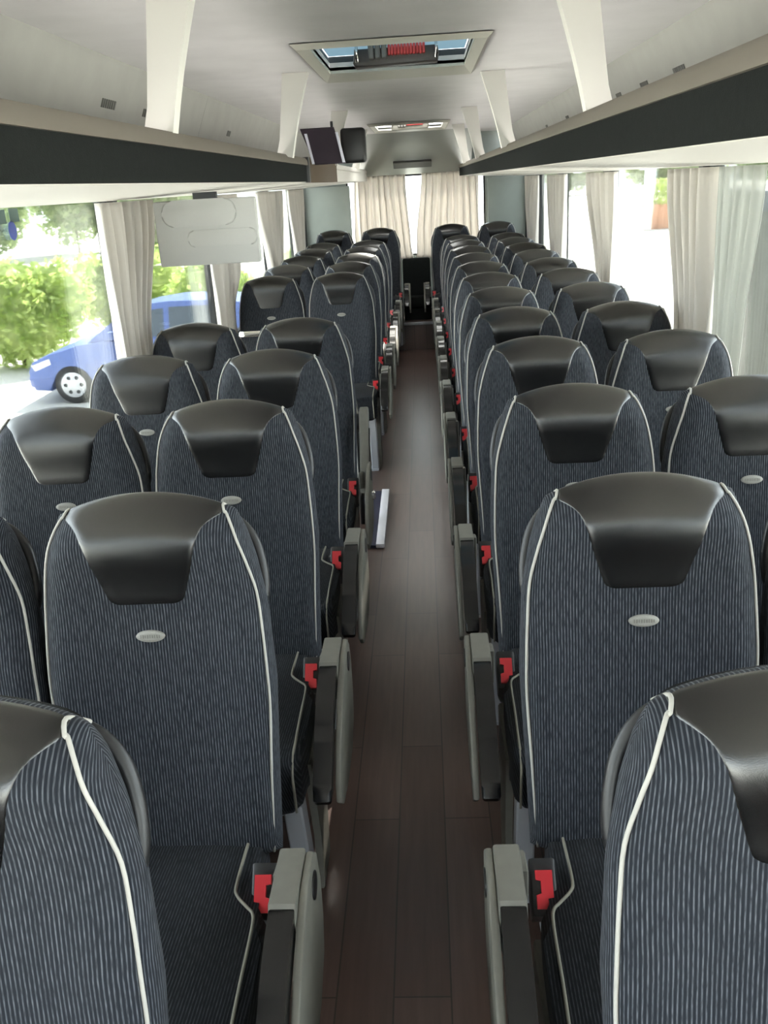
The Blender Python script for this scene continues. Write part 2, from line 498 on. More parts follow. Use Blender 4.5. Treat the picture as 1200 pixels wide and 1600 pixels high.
def build_seat(sg, aisle):
    """sg=+1: seat right of the aisle (aisle towards -x); sg=-1 mirrored"""
    r = thing('coach_seat', None, 'seat', group=None)
    V, Fc, UV = backrest_data()
    b = mesh_obj('backrest', V, Fc, M['fabric'], r, uvs=UV); weld(b)
    V, Fc = leather_data()
    lp = mesh_obj('headrest_panel', V, Fc, M['leather'], r); lp['label'] = 'black leather headrest panel'
    for k in (-1, 1):
        tube('piping', piping_path(k), .0029, M['piping'], r, 6)
    V, Fc = badge_data()
    bg = mesh_obj('badge', V, Fc, M['badge'], r); bg['label'] = 'small pale oval badge'
    V = []; Fc = []
    for k, (hh, ww) in enumerate(((.0035, .0016), (.0035, .0022), (.003, .0016), (.0035, .002), (.0035, .0016), (.003, .0022), (.0035, .0016), (.0035, .002), (.003, .0018))):
        u0 = -.0185+k*.0044; o_ = len(V)
        for u, v in ((u0, -hh), (u0+ww, -hh), (u0+ww, hh), (u0, hh)):
            a_ = -.263+v; s_ = u/wid(a_); V.append(surf_o(s_, t_of(a_, s_), True, .0053))
        Fc.append((o_, o_+1, o_+2, o_+3))
    mesh_obj('badge_lettering', V, Fc, M['badge_mark'], bg, smooth=False)
    # grab handle behind the aisle-side shoulder
    pts = []
    for x, a, n in ((-.10, -.048, -.09), (-.13, -.056, -.098), (-.163, -.075, -.10), (-.188, -.108, -.097), (-.201, -.150, -.088), (-.206, -.190, -.078), (-.203, -.222, -.068), (-.190, -.240, -.06)):
        pts.append(Vector((x*sg, 0, 0))+U_*a+N_*n+ORG)
    pth = catmull(pts, 5)
    tube('grab_handle', pth, .0115, M['black'], r, 10)
    # seat cushion
    pts = cushion_pts(sg)
    bm = bmesh.new(); add_prism(bm, pts, 'z', .335, .468, .022, 3)
    for v in bm.verts:
        d = (v.co.y+.75)/.5; v.co.z += .012*math.cos(min(max(d, 0), 1)*PI)*(1 if v.co.z > .4 else 0)
    c = bm_obj('seat_cushion', bm, M['fabric_dark'], r, True, 50)
    ul = c.data.uv_layers.new(name='UVMap')
    for lpp in c.data.loops:
        co = c.data.vertices[lpp.vertex_index].co
        ul.data[lpp.index].uv = (co.x+co.z*.3, co.y-co.z)
    zt = .470
    cp = [(-.150, -.205, zt-.008), (-.150, -.255, zt-.004), (-.150, -.335, zt-.002), (-.158, -.362, zt), (-.180, -.388, zt), (-.193, -.405, zt+.001), (-.198, -.44, zt+.002), (-.200, -.56, zt+.006), (-.203, -.66, zt+.009), (-.203, -.715, zt+.004), (-.204, -.742, .45), (-.206, -.752, .42), (-.207, -.752, .355)]
    tube('cushion_piping', catmull([(x*sg, y, z) for x, y, z in cp], 4), .003, M['piping_dim'], r, 6)
    # pedestal and front struts
    bm = bmesh.new()
    for k in (-1, 1):
        add_prism(bm, [(-.72, .345), (-.66, .345), (-.585, .0), (-.645, .0)], 'x', k*.19-.022, k*.19+.022, .004, 1)
    add_box(bm, -.20, .20, -.70, -.25, .30, .342, .006, 1)
    add_box(bm, -.21, .21, -.66, -.585, .0, .012)
    fr = bm_obj('seat_frame', bm, M['greymetal'], r, True, 40)
    box('rear_leg', -.06*sg-.03, -.06*sg+.03, -.30, -.24, 0, .31, M['greymetal'], r, .006, 1)
    # buckle
    bx = -.202*sg
    bm = bmesh.new()
    add_prism(bm, [(-.378, .430), (-.312, .500), (-.292, .482), (-.298, .42), (-.34, .38)], 'x', bx-.023, bx+.023, .005, 2)
    bk = bm_obj('buckle', bm, M['black'], r, True, 40)
    bm = bmesh.new()
    T0 = Vector((0, -.374, .4365)); dy = Vector((0, .066, .070)).normalized(); dn = Vector((0, -.70, .714)).normalized()
    shp = [(-.015, .004), (.015, .004), (.015, .068), (-.015, .068), (-.015, .052), (-.006, .050), (-.006, .030), (-.015, .027)]
    A = []; B = []
    for u, v in shp:
        u = u*sg
        p = T0+dy*v+Vector((bx+u, 0, 0)); A.append(bm.verts.new(p-dn*.004)); B.append(bm.verts.new(p+dn*.010))
    bm.faces.new(A); bm.faces.new(B[::-1])
    for i in range(len(shp)): bm.faces.new((A[i], B[i], B[(i+1) % len(shp)], A[(i+1) % len(shp)]))
    bb = bm_obj('buckle_button', bm, M['red'], bk); bb['label'] = 'red release button'
    # belt webbing tucked behind the buckle
    tube('belt_stalk', catmull([(bx, -.335, .41), (bx-.006*sg, -.30, .36), (bx, -.27, .33)], 4), .013, M['black'], r, 8)
    if aisle:
        ax0, ax1 = -.295*sg, -.250*sg
        x0, x1 = min(ax0, ax1), max(ax0, ax1)
        # armrest housing
        prism('armrest_housing', [(-.385, .595), (-.515, .598), (-.53, .575), (-.52, .50), (-.40, .48), (-.375, .54)], 'x', x0, x1, M['greyplastic'], r, .004, 2)
        hx0, hx1 = (-.250*sg, -.235*sg)
        prism('hinge_bracket', [(-.33, .535), (-.40, .55), (-.40, .50), (-.37, .44), (-.33, .44)], 'x', min(hx0, hx1), max(hx0, hx1), M['greyplastic'], r, .003, 1)
        return_pad = True
        top = catmull([(-.515, .592, 0), (-.58, .578, 0), (-.66, .538, 0), (-.73, .482, 0), (-.785, .432, 0)], 6)
        th = .040
        up = [(p.x, p.y) for p in top]
        lo = []
        for i, p in enumerate(top):
            k = i/(len(top)-1); lo.append((p.x+.012*(1-k)+.022, p.y-th*(1-.25*k)))
        tip = [(-.795, .415), (-.787, .402)]
        pd = prism('armrest', up+tip+lo[::-1], 'x', x0+.002, x1-.002, M['pad'], r, .008, 3)
        pd['label'] = 'black padded armrest'
        # aisle-side shroud, with a dark round recess
        sx0, sx1 = -.309*sg, -.2955*sg
        outl = [(-.345, .50), (-.36, .565), (-.39, .592), (-.47, .592), (-.53, .566), (-.60, .53), (-.68, .475), (-.735, .41), (-.74, .37), (-.70, .335), (-.58, .315), (-.46, .32), (-.38, .36), (-.352, .42)]
        sp = prism('side_panel', outl, 'x', min(sx0, sx1), max(sx0, sx1), M['greyplastic'], r, .004, 2)
        lx0, lx1 = sorted((-.228*sg, -.210*sg))
        prism('leg', [(-.64, .40), (-.40, .40), (-.43, .22), (-.46, .0), (-.60, .0), (-.58, .15)], 'x', lx0, lx1, M['greyplastic'], r, .004, 1)
        cyl('recess', (-.3095*sg, -.418, .545), 'x', .024, .004, M['black'], sp, 20)
    return r

def raise_armrest(r, sg):
    """seat beside the middle door: armrest folded up along the backrest"""
    for ch in list(r.children):
        if ch.name.split('.')[0] == 'side_panel': ch.location.x -= .022*(-sg)
        if ch.name.split('.')[0] in ('armrest', 'armrest_housing'):
            bpy.data.objects.remove(ch)
    x0, x1 = sorted((-.275*sg, -.236*sg))
    a = prism('armrest', [(-.40, .46), (-.345, .455), (-.135, .735), (-.15, .765), (-.185, .76)], 'x', x0, x1, M['greyplastic'], r, .007, 3)
    a['label'] = 'armrest folded up with grey underside showing'
    bm = bmesh.new(); add_prism(bm, [(-.36, .505), (-.35, .50), (-.215, .68), (-.225, .69)], 'x', -.280*sg, -.270*sg); bm_obj('groove', bm, M['black'], a)
    box('hinge_clip', *sorted((-.300*sg, -.270*sg)), -.43, -.405, .44, .475, M['chrome'], r, .003, 1)

ORD = ['first', 'second', 'third', 'fourth', 'fifth', 'sixth', 'seventh', 'eighth', 'ninth', 'tenth', 'eleventh', 'twelfth', 'thirteenth']
RS, WS = .455, .905
GR = 'blue striped coach seats with black leather headrests'
proto = {}
for sg in (1, -1):
    for ai in (True, False):
        proto[(sg, ai)] = [build_seat(sg, ai), False]
def place_seat(sg, aisle, x, y, label, z=0):
    p = proto[(sg, aisle)]
    o = p[0] if not p[1] else copy_tree(p[0])
    p[1] = True
    o.location = (x, y, z)
    tag(o, label, 'seat', GR)
    return o
Y0, PITCH = 1.6243, .76
n_in = 'dark blue striped coach seat'
for k in range(12):
    y = Y0+PITCH*(k-1)
    if k == 0:
        place_seat(1, True, RS+.025, y+.064, 'cropped coach seat nearest the camera, aisle place, on the pale wall side')
    else:
        place_seat(1, True, RS, y, f'coach seat beside the aisle, {ORD[k]} row back, on the pale wall side')
        place_seat(1, False, WS, y, f'coach seat by the window, {ORD[k]} row back, on the pale wall side')
left_rows = [Y0+PITCH*(k-1) for k in range(5)]+[5.92, 6.74, 7.56, 8.38, 9.2]
doorseat = None
for k, y in enumerate(left_rows):
    if k == 0:
        place_seat(-1, True, -RS-.03, y+.05, 'cropped coach seat nearest the camera, aisle place, on the hedge side')
        continue
    if k < 5:
        la = f'coach seat beside the aisle, {ORD[k]} row back, on the hedge side'
        lw = f'coach seat by the window, {ORD[k]} row back, on the hedge side'
        if k == 4:
            la = 'coach seat with folded-up armrest, last aisle seat before the middle door'
            lw = 'coach seat by the window under the hanging grey panel, before the middle door'
    else:
        la = f'aisle coach seat, {ORD[k-5]} row behind the middle door, on the hedge side'
        lw = f'window coach seat, {ORD[k-5]} row behind the middle door, on the hedge side'
        if k == 7: la = 'coach seat with sunlit headrest, third aisle seat behind the middle door'
    o = place_seat(-1, True, -RS, y, la)
    if k == 4: doorseat = o
    place_seat(-1, False, -WS, y, lw)
raise_armrest(doorseat, -1)
# the raised rear row
for sg, side in ((1, 'pale wall side'), (-1, 'hedge side')):
    o = place_seat(sg, True, sg*.378, 9.93, f'rear row coach seat beside the aisle end, on the {side}', .078)
    o = place_seat(sg, False, sg*.86, 9.93, f'rear row coach seat in the corner, on the {side}', .078)
mid = thing('bench_seat', 'low black middle seat of the rear row, without a headrest', 'seat', (0, 9.93, 0))
bm = bmesh.new(); add_prism(bm, [(-.16, .52), (-.26, .50), (-.20, .90), (-.10, .90)], 'x', -.145, .145, .02, 3)
bm_obj('backrest', bm, M['rackdark'], mid, True, 50)
box('seat_cushion', -.145, .145, -.34, -.18, .40, .53, M['rackdark'], mid, .02, 3)
box('base', -.145, .145, -.33, -.20, .285, .40, M['rackdark'], mid)

# ------------------------------------------------------------------ shell of the coach
YF, YB = -2.2, 10.42
structure(box('floor', -1.26, 1.26, YF, YB, -.05, 0, M['floor']))
st = structure(box('step', -1.2, 1.2, 9.42, YB-.02, .0005, .279, M['floor']))
structure(box('trim_1', -.30, .30, 9.405, 9.45, .26, .286, M['greymetal'], None, .004, 1))
LP = [1.95, 3.97, 5.80, 8.03, 9.7]
RP = [1.7, 3.93, 5.98, 7.95, 9.55]
SILL = .72; WT = 1.685
def side_wall(name, sg, pillars, door):
    bm = bmesh.new()
    xo, xi = sg*1.30, sg*1.215
    x0, x1 = min(xo, xi), max(xo, xi)
    segs = [YF]+pillars+[YB]
    for i in range(len(segs)-1):
        if door and abs(segs[i]-door[0]) < .01: continue
        add_box(bm, x0, x1, segs[i], segs[i+1], -.3, SILL)
    if door: add_box(bm, x0, x1, door[0], door[1], -.3, .06)
    add_box(bm, x0, x1, YF, YB, WT, 1.80)
    for p in pillars: add_box(bm, x0, x1, p-.03, p+.03, -.1, WT+.01)
    add_box(bm, x0, x1, YB-.10, YB, 0, WT+.01)
    return structure(bm_obj(name, bm, M['pillar']))
side_wall('wall_left', -1, LP, (3.97, 5.80))
side_wall('wall_right', 1, RP, None)
wn = 0
for sg, pil in ((-1, LP), (1, RP)):
    segs = [YF]+pil+[YB-.05]
    for i in range(len(segs)-1):
        y0, y1 = segs[i]+.03, segs[i+1]-.03
        zb = SILL
        door = sg < 0 and i == 2
        if door: zb = .06
        else: wn += 1
        nm = 'door_1' if door else f'window_{wn}'
        e = bpy.data.objects.new(nm, None); COL.objects.link(e); e.location = (sg*1.25, (y0+y1)/2, zb); structure(e)
        e['label'] = 'glazed middle coach door' if door else 'coach side window'
        bm = bmesh.new(); l = (y1-y0)/2; h = WT-zb; w = .02
        add_box(bm, -.012, .012, -l, l, 0, w); add_box(bm, -.012, .012, -l, l, h-w, h)
        add_box(bm, -.012, .012, -l, -l+w, w, h-w); add_box(bm, -.012, .012, l-w, l, w, h-w)
        if door: pass
        bm_obj('frame', bm, M['rubber'], e)
        bm = bmesh.new(); add_box(bm, -.003, .003, -l+.01, l-.01, .01, h-.01); bm_obj('pane', bm, M['glass'], e)
# rear wall with its window
bm = bmesh.new()
add_box(bm, -1.3, 1.3, YB, YB+.08, -.3, .88); add_box(bm, -1.3, 1.3, YB, YB+.08, 1.735, 2.2)
add_box(bm, -1.3, -.74, YB, YB+.08, .88, 1.735); add_box(bm, .78, 1.3, YB, YB+.08, .88, 1.735)
structure(bm_obj('wall_back', bm, M['reartrim']))
e = bpy.data.objects.new('window_20', None); COL.objects.link(e); e.location = (0.02, YB+.04, .88); structure(e)
bm = bmesh.new()
for a in ((-.76, .76, -.015, .015, 0, .02), (-.76, .76, -.015, .015, .835, .855), (-.76, -.74, -.015, .015, .02, .835), (.74, .76, -.015, .015, .02, .835)): add_box(bm, *a)
bm_obj('frame', bm, M['rubber'], e)
box('pane', -.75, .75, -.003, .003, .01, .845, M['glass'], e)
# side panels of the back wall
structure(box('trim_2', -1.212, -.70, YB-.06, YB-.001, .75, 1.652, M['reartrim'], None, .008, 2))
structure(box('trim_3', .80, 1.212, YB-.06, YB-.001, .75, 1.652, M['reartrim'], None, .008, 2))

# ceiling, with two hatch openings
ZC_ = 2.12
H1 = (-.285, .285, 3.42, 4.22)
H2 = (-.285, .285, 8.02, 8.86)
bm = bmesh.new()
def slab(x0, x1, y0, y1): add_box(bm, x0, x1, y0, y1, ZC_, ZC_+.03)
slab(-.98, -.285, YF, YB+.05); slab(.285, .98, YF, YB+.05)
slab(-.285, .285, YF, H1[2]); slab(-.285, .285, H1[3], H2[2]); slab(-.285, .285, H2[3], YB+.05)
structure(bm_obj('ceiling', bm, M['ceiling']))
# front bulkhead with the windscreen, behind the camera
bm = bmesh.new()
FY = -2.2
add_box(bm, -1.3, 1.3, FY-.06, FY, -.3, .15); add_box(bm, -1.3, 1.3, FY-.06, FY, 1.85, 2.2)
add_box(bm, -1.3, -1.15, FY-.06, FY, .15, 1.85); add_box(bm, 1.15, 1.3, FY-.06, FY, .15, 1.85)
structure(bm_obj('wall_front', bm, M['wall']))
e = bpy.data.objects.new('window_30', None); COL.objects.link(e); e.location = (0, FY-.03, .15); structure(e)
box('pane', -1.15, 1.15, -.003, .003, 0, 1.70, M['glass'], e)
# rear header sloping from ceiling to the top of the rear window
rh = structure(prism('trim_4', [(9.55, 2.119), (10.28, 1.735), (YB, 1.735), (YB, 2.119)], 'x', -.62, .62, M['header'], None, .01, 2))
rh2 = prism('vent', [(9.985, 1.845), (10.085, 1.793), (10.115, 1.803), (10.01, 1.865)], 'x', -.2, .2, M['slot'], rh, .004, 1)

# luggage racks -----------------------------------------------------------
def rack(name, sg, y0, y1, label, ribs, ends, dark=True, slots=(), added_fill=True):
    r = thing(name, label, 'luggage rack', (sg*.5, y0, 1.68))
    ox, oy, oz = r.location
    def T(pts): return [((p[0])*sg-ox, p[1]-oz) for p in pts]
    L = y1-y0
    prism('underside', T([(.505, 1.686), (1.21, 1.653), (1.21, 1.673), (.505, 1.706)]), 'y', 0, L, M['underside'], r, .003, 1)
    prism('fascia', T([(.497, 1.688), (.515, 1.688), (.515, 1.768), (.497, 1.768)]), 'y', 0, L, M['rackdark'] if dark else M['underside'], r, .003, 1)
    prism('rail', T([(.488, 1.766), (.52, 1.766), (.525, 1.785), (.515, 1.801), (.500, 1.801), (.490, 1.788)]), 'y', 0, L, M['bronze'] if dark else M['underside'], r, .003, 1)
    bp = prism('back_panel', T([(.972, 2.119), (1.14, 1.72), (1.213, 1.70), (1.213, 1.80), (1.0, 2.14), (.972, 2.14)]), 'y', 0, L, M['rackpanel'], r)
    prism('shelf', T([(.515, 1.71), (1.14, 1.70), (1.14, 1.715), (.515, 1.725)]), 'y', 0, L, M['rackdark'], r)
    for (ry, xa, xb) in ribs:
        V = []
        prof = [(1.785, 1.803, .472, .538), (1.86, 1.86, .455, .522), (1.93, 1.93, .437, .512), (2.02, 2.02, .410, .500), (2.119, 2.119, .378, .488)]
        bm = bmesh.new(); rows = []
        for z, z2, a, b in prof:
            rows.append([bm.verts.new(((x+xa)*sg-ox, yy-oy, zz-oz)) for x, yy, zz in ((a, ry, z), (b, ry, z2), (b, ry+.05, z2), (a, ry+.05, z))])
        for q, w in zip(rows, rows[1:]):
            for k in range(4): bm.faces.new((q[k], q[(k+1) % 4], w[(k+1) % 4], w[k]))
        bm.faces.new(rows[0]); bm.faces.new(rows[-1][::-1])
        bm_obj('support_arm', bm, M['rib'], r)
    if added_fill:
        for q0 in range(int(L/1.0)):
            ya = q0*L/int(L/1.0)+.04; yb_ = (q0+1)*L/int(L/1.0)-.04
            lt = prism('fill_strip', T([(.545, 1.728), (.575, 1.728), (.575, 1.738), (.545, 1.738)]), 'y', ya, yb_, M['added_fill'], r)  # invented glowing strip, hidden behind the rail to brighten ceiling and back panel
    for (sy, n) in slots:
        bm = bmesh.new()
        for k in range(n):
            # short slits lying on the sloping back panel
            c0 = (1.03, 1.982)
            yy = sy+k*.022-oy
            add_prism(bm, T([(1.020, 1.994), (1.032, 1.966), (1.036, 1.968), (1.024, 1.996)]), 'y', yy, yy+.012)
        s = bm_obj('vent_slot', bm, M['slot'], bp)
    for (ey0, ey1, m) in ends:
        prism('end_cap', T([(.485, 1.684), (.53, 1.684), (.53, 1.806), (.485, 1.806)]), 'y', ey0-oy, ey1-oy, M[m], r, .006, 2)
    return r
rack('luggage_rack', 1, YF, 10.25, 'long overhead luggage rack above the pale wall side windows', [(.42, 0, 0), (2.5, .04, 0), (4.6, 0, 0), (6.75, 0, 0), (8.75, 0, 0)], [], True, [(3.55, 7), (4.1, 6), (4.62, 5), (6.2, 5), (7.2, 4)])
rack('luggage_rack', -1, YF, 4.93, 'long overhead luggage rack above the hedge side, ending near the middle door', [(.25, 0, 0), (2.28, .03, 0), (4.18, 0, 0)], [(4.87, 4.93, 'black')], True, [(3.42, 7), (3.92, 6), (4.35, 4)])
rk = rack('luggage_rack', -1, 4.932, 10.25, 'rear overhead luggage rack with bronze front end, above the hedge side', [(6.4, 0, 0), (8.7, 0, 0)], [(4.935, 6.5, 'bronzedark')], False, [(5.6, 4), (7.6, 4)])

# roof hatches --------------------------------------------------------------
def hatch(H, label, pane_mat, clear):
    x0, x1, y0, y1 = H
    cx, cy = (x0+x1)/2, (y0+y1)/2
    r = thing('roof_hatch', label, 'roof hatch', (cx, cy, ZC_))
    hw, hl = (x1-x0)/2, (y1-y0)/2
    bm = bmesh.new()
    o = [(-hw-.06, -hl-.05), (hw+.06, -hl-.05), (hw+.06, hl+.27), (-hw-.06, hl+.27)]
    i = [(-hw, -hl), (hw, -hl), (hw, hl), (-hw, hl)]
    Vo = [bm.verts.new((*p, -.004)) for p in o]; Vm = [bm.verts.new((p[0]*.94, p[1]*.97, -.022)) for p in o]
    Vi = [bm.verts.new((*p, -.012)) for p in i]; Vt = [bm.verts.new((*p, .012)) for p in i]
    for A, B in ((Vo, Vm), (Vm, Vi), (Vi, Vt)):
        for k in range(4): bm.faces.new((A[k], A[(k+1) % 4], B[(k+1) % 4], B[k]))
    bm_obj('frame', bm, M['hatchframe'], r)
    bm = bmesh.new()
    Va = [bm.verts.new((*p, .012)) for p in i]; Vb = [bm.verts.new((p[0]*1.02, p[1]*1.02, .055)) for p in i]
    for k in range(4): bm.faces.new((Va[k], Va[(k+1) % 4], Vb[(k+1) % 4], Vb[k]))
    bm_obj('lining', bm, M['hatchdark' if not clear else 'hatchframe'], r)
    box('pane', -hw*1.01, hw*1.01, -hl*1.01, hl*1.01, .055 if not clear else .016, .061 if not clear else .022, pane_mat, r)
    yy = .02 if not clear else .05
    prism('handle_tray', [(-.155, .028), (.165, .028), (.172, .0), (.165, -.028), (-.152, -.034), (-.162, -.02)], 'y', yy, yy+.10, M['tray' if not clear else 'greyplastic'], r, .008, 2)
    bm = bmesh.new()
    for k in range(12):
        xa = -.025+k*.012; add_box(bm, xa, xa+.0105, yy-.03, yy+.02, -.002, .034, .003, 1)
    h = bm_obj('handle', bm, M['redhandle'], r, True, 40); h['label'] = 'ribbed red emergency handle'
    bm = bmesh.new()
    for k in range(3): add_box(bm, -.10+k*.025, -.079+k*.025, yy-.035, yy+.03, -.012, .065, .004, 1)
    bm_obj('clamp', bm, M['clamp'], r, True, 40)
    for k in (-.145, .16):
        tube('rod', [(k, yy-.02, -.02), (k, yy-.02, .055)], .006, M['chrome'], r, 10)
    return r
hatch(H1, 'roof hatch with blue tinted pane, dark tray and red ribbed handle', M['hatchglass'], False)
hatch(H2, 'brightly lit roof hatch near the rear of the coach', M['hatchclear'], True)

# overhead screen and its box on the hedge side ------------------------------
sc = thing('overhead_screen', 'dark purple panel with two silver edge strips above the bronze rack end', 'screen', (-.405, 4.985, 1.86))
prism('screen', [(-.125, .085), (.05, .085), (.10, -.092), (-.06, -.092)], 'y', 0, .025, M['purple'], sc, .004, 1)
for xa in (-.103, .056):
    prism('edge_strip', [(xa, .06), (xa+.014, .06), (xa+.043, -.088), (xa+.029, -.088)], 'y', -.008, .01, M['silver'], sc, .002, 1)
box('mount', -.085, -.02, .02, .10, -.053, -.035, M['black'], sc, .003, 1)
tube('knob', [(.04, .012, .08), (.04, .012, .112)], .007, M['black'], sc, 8)
bx = thing('speaker_box', 'rounded black box hanging behind the purple panel', 'box', (-.30, 5.6, 1.78))
box('housing', -.075, .07, 0, .12, 0, .19, M['black'], bx, .02, 3)
box('bracket', -.215, -.06, .04, .08, .027, .045, M['black'], bx, .003, 1)
# hanging pale panel
hp = thing('hanging_screen', 'pale grey moulded panel hanging below the rack beside the middle door', 'screen', (-.835, 4.0, 1.37), rotz=0)
box('housing', -.225, .215, -.02, .02, 0, .268, M['screenback'], hp, .008, 2)
bm = bmesh.new()
def rr(cx, cz, w, h, rad, n=6):
    P = []
    for (sx, sz, a0) in ((1, 1, 0), (-1, 1, 90), (-1, -1, 180), (1, -1, 270)):
        for k in range(n+1):
            q = math.radians(a0+90*k/n); P.append((cx+sx*(w-rad)+rad*math.cos(q), cz+sz*(h-rad)+rad*math.sin(q)))
    return P
add_prism(bm, rr(-.03, .215, .16, .055, .05), 'y', -.029, -.01, .008, 3)
bm_obj('raised_band', bm, M['screenback'], hp, True, 40)
bm = bmesh.new(); add_prism(bm, rr(.06, .11, .15, .035, .03), 'y', -.028, -.01, .007, 3)
bm_obj('raised_band', bm, M['screenback'], hp, True, 40)
box('bracket', -.05, .05, -.012, .012, .26, .296, M['pillar'], hp)

# ------------------------------------------------------------------ curtains
def curtain(label, side, tops, z0, z1, mat, pleats=7, amp=.022, seed=0, axis='y', off=1.163):
    """tops = list of (z, near, far) along the wall; pleated cloth with small thickness"""
    rnd = random.Random(seed)
    nz, nu = 26, pleats*12
    ph = [rnd.uniform(-.8, .8) for _ in range(pleats+2)]
    am = [rnd.uniform(.55, 1.2) for _ in range(pleats+2)]
    V = []; Fc = []
    tops = sorted(tops)
    def ends(z):
        for i in range(len(tops)-1):
            if z <= tops[i+1][0] or i == len(tops)-2:
                t = (z-tops[i][0])/(tops[i+1][0]-tops[i][0]); t = max(0, min(1, t)); t = t*t*(3-2*t)
                return (tops[i][1]+(tops[i+1][1]-tops[i][1])*t, tops[i][2]+(tops[i+1][2]-tops[i][2])*t)
    for j in range(nz+1):
        z = z0+(z1-z0)*j/nz
        a, b = ends(z)
        for i in range(nu+1):
            u = i/nu; k = u*pleats
            ki = int(k); fr_ = k-ki
            am_ = am[ki]*(1-fr_)+am[ki+1]*fr_; ph_ = ph[ki]*(1-fr_)+ph[ki+1]*fr_
            d = amp*am_*math.sin(2*PI*k+ph_+.5*math.sin(z*5+ki))+.25*amp*math.sin(2*PI*k*2.3+seed+z*2)
            y = a+(b-a)*(u+.012*math.sin(2*PI*k*1.0+1+z*3))
            if axis == 'y': V.append((side*(off+max(d, -.028)), y, z))
            else: V.append((y, off+d, z))
    for j in range(nz):
        for i in range(nu):
            Fc.append((j*(nu+1)+i, j*(nu+1)+i+1, (j+1)*(nu+1)+i+1, (j+1)*(nu+1)+i))
    o = mesh_obj('curtain', V, Fc, mat)
    sm = o.modifiers.new('thickness', 'SOLIDIFY'); sm.thickness = .003
    tag(o, label, 'curtain', 'window curtains of the coach')
    return o
curtain('beige curtain between the big hedge view and the blue car', -1, [(.74, 3.66, 3.84), (1.05, 3.62, 3.97), (1.648, 3.62, 4.30)], .74, 1.648, M['curtain'], 6, .036, 1)
curtain('curtain hanging below the pale moulded panel beside the middle door', -1, [(.74, 5.50, 5.85), (.95, 5.50, 5.85), (1.2, 5.47, 6.15), (1.648, 5.45, 6.3)], .74, 1.648, M['curtain'], 5, .030, 2)
curtain('grey curtain just past the hanging pale panel', -1, [(.74, 7.5, 8.0), (1.0, 7.5, 8.05), (1.648, 7.25, 8.35)], .74, 1.648, M['curtain'], 5, .034, 3)
curtain('curtain next to the rear corner panel on the hedge side', -1, [(.74, 9.1, 9.6), (1.648, 8.95, 9.95)], .74, 1.648, M['curtain'], 5, .028, 4)
curtain('widest gathered grey curtain, beside the pale wall view', 1, [(.74, 3.56, 3.85), (1.0, 3.55, 3.92), (1.648, 3.60, 4.17)], .74, 1.648, M['curtain'], 5, .040, 5)
curtain('thin pale greenish curtain drawn in front of the pale wall', 1, [(.74, 3.26, 3.50), (1.1, 3.22, 3.52), (1.648, 3.13, 3.56)], .74, 1.648, M['sheer'], 5, .012, 6, off=1.185)
curtain('grey curtain beside the window with the terracotta planter', 1, [(.74, 5.36, 5.68), (1.0, 5.36, 5.72), (1.648, 5.42, 6.18)], .74, 1.648, M['curtain'], 5, .034, 7)
curtain('narrow grey curtain, third back along the pale wall side', 1, [(.74, 7.25, 7.7), (1.648, 7.25, 8.1)], .74, 1.648, M['curtain'], 5, .03, 8)
curtain('narrow curtain next to the rear corner panel on the pale wall side', 1, [(.74, 9.0, 9.4), (1.648, 8.95, 9.8)], .74, 1.648, M['curtain'], 5, .028, 9)
curtain('cream rear window curtain behind the seats on the hedge side', 1, [(.86, -.66, -.03), (1.0, -.66, -.045), (1.735, -.64, -.085)], .86, 1.735, M['rearcurtain'], 8, .028, 10, 'x', YB-.11)
curtain('cream rear window curtain behind the seats on the pale wall side', 1, [(.86, .01, .70), (1.0, .02, .71), (1.735, .09, .70)], .86, 1.735, M['rearcurtain'], 8, .028, 11, 'x', YB-.11)

# ------------------------------------------------------------------ small things
fo = thing('folder', 'dark blue flat board with white edge strip lying in the aisle', 'folder', (-.215, 4.42, 0))
prism('board', [(-.05, -.40), (.015, -.41), (.015, .41), (-.04, .405)], 'z', .001, .016, M['navy'], fo)
prism('edge_strip', [(.012, -.41), (.054, -.412), (.05, .415), (.008, .42)], 'z', .001, .024, M['white'], fo, .004, 2)

hr = thing('handrail', 'short chrome handrail with black foot behind the folded armrest', 'handrail', (-.285, 4.36, 0))
tube('rail', catmull([(0, 0, .58), (-.01, -.02, .68), (-.03, -.05, .80), (-.10, -.04, .95), (-.3, 0, 1.0), (-.55, .05, 1.0)], 6), .014, M['chrome'], hr, 12)
V, Fc = tube_data([(0, 0, .50), (0, 0, .515), (0, 0, .545), (0, 0, .575), (0, 0, .59)], [.016, .03, .034, .028, .015], 14)
mesh_obj('joint', V, Fc, M['black'], hr)
tube('post', [(0, 0, .001), (0, 0, .51)], .016, M['black'], hr, 12)

def disc(name, c, sx, r1, r2, mat, label):
    n = 24
    V = [(c[0]+dx, c[1]+r1*math.cos(2*PI*k/n), c[2]+r2*math.sin(2*PI*k/n)) for dx in (0, .001*sx) for k in range(n)]
    Fc = [tuple(range(n)), tuple(range(n, 2*n))]+[(k, (k+1) % n, n+(k+1) % n, n+k) for k in range(n)]
    return tag(mesh_obj(name, V, Fc, mat, smooth=False), label, 'sticker')
M['blue'] = pmat('blue_sticker', (.035, .06, .26), rough=.5)
M['greensq'] = pmat('dark_green_sticker', (.06, .10, .09), rough=.6)
disc('sticker', (-1.244, 2.99, 1.582), 1, .03, .030, M['blue'], 'round blue sticker on the nearest hedge side window')
tag(box('sticker', -1.2445, -1.243, 2.90, 2.955, 1.605, 1.648, M['greensq']), 'smaller dark square sticker at the window top', 'sticker')
tag(box('sticker', -1.2445, -1.243, 2.985, 3.055, 1.608, 1.650, M['greensq']), 'wider dark square sticker above the round blue sticker', 'sticker')

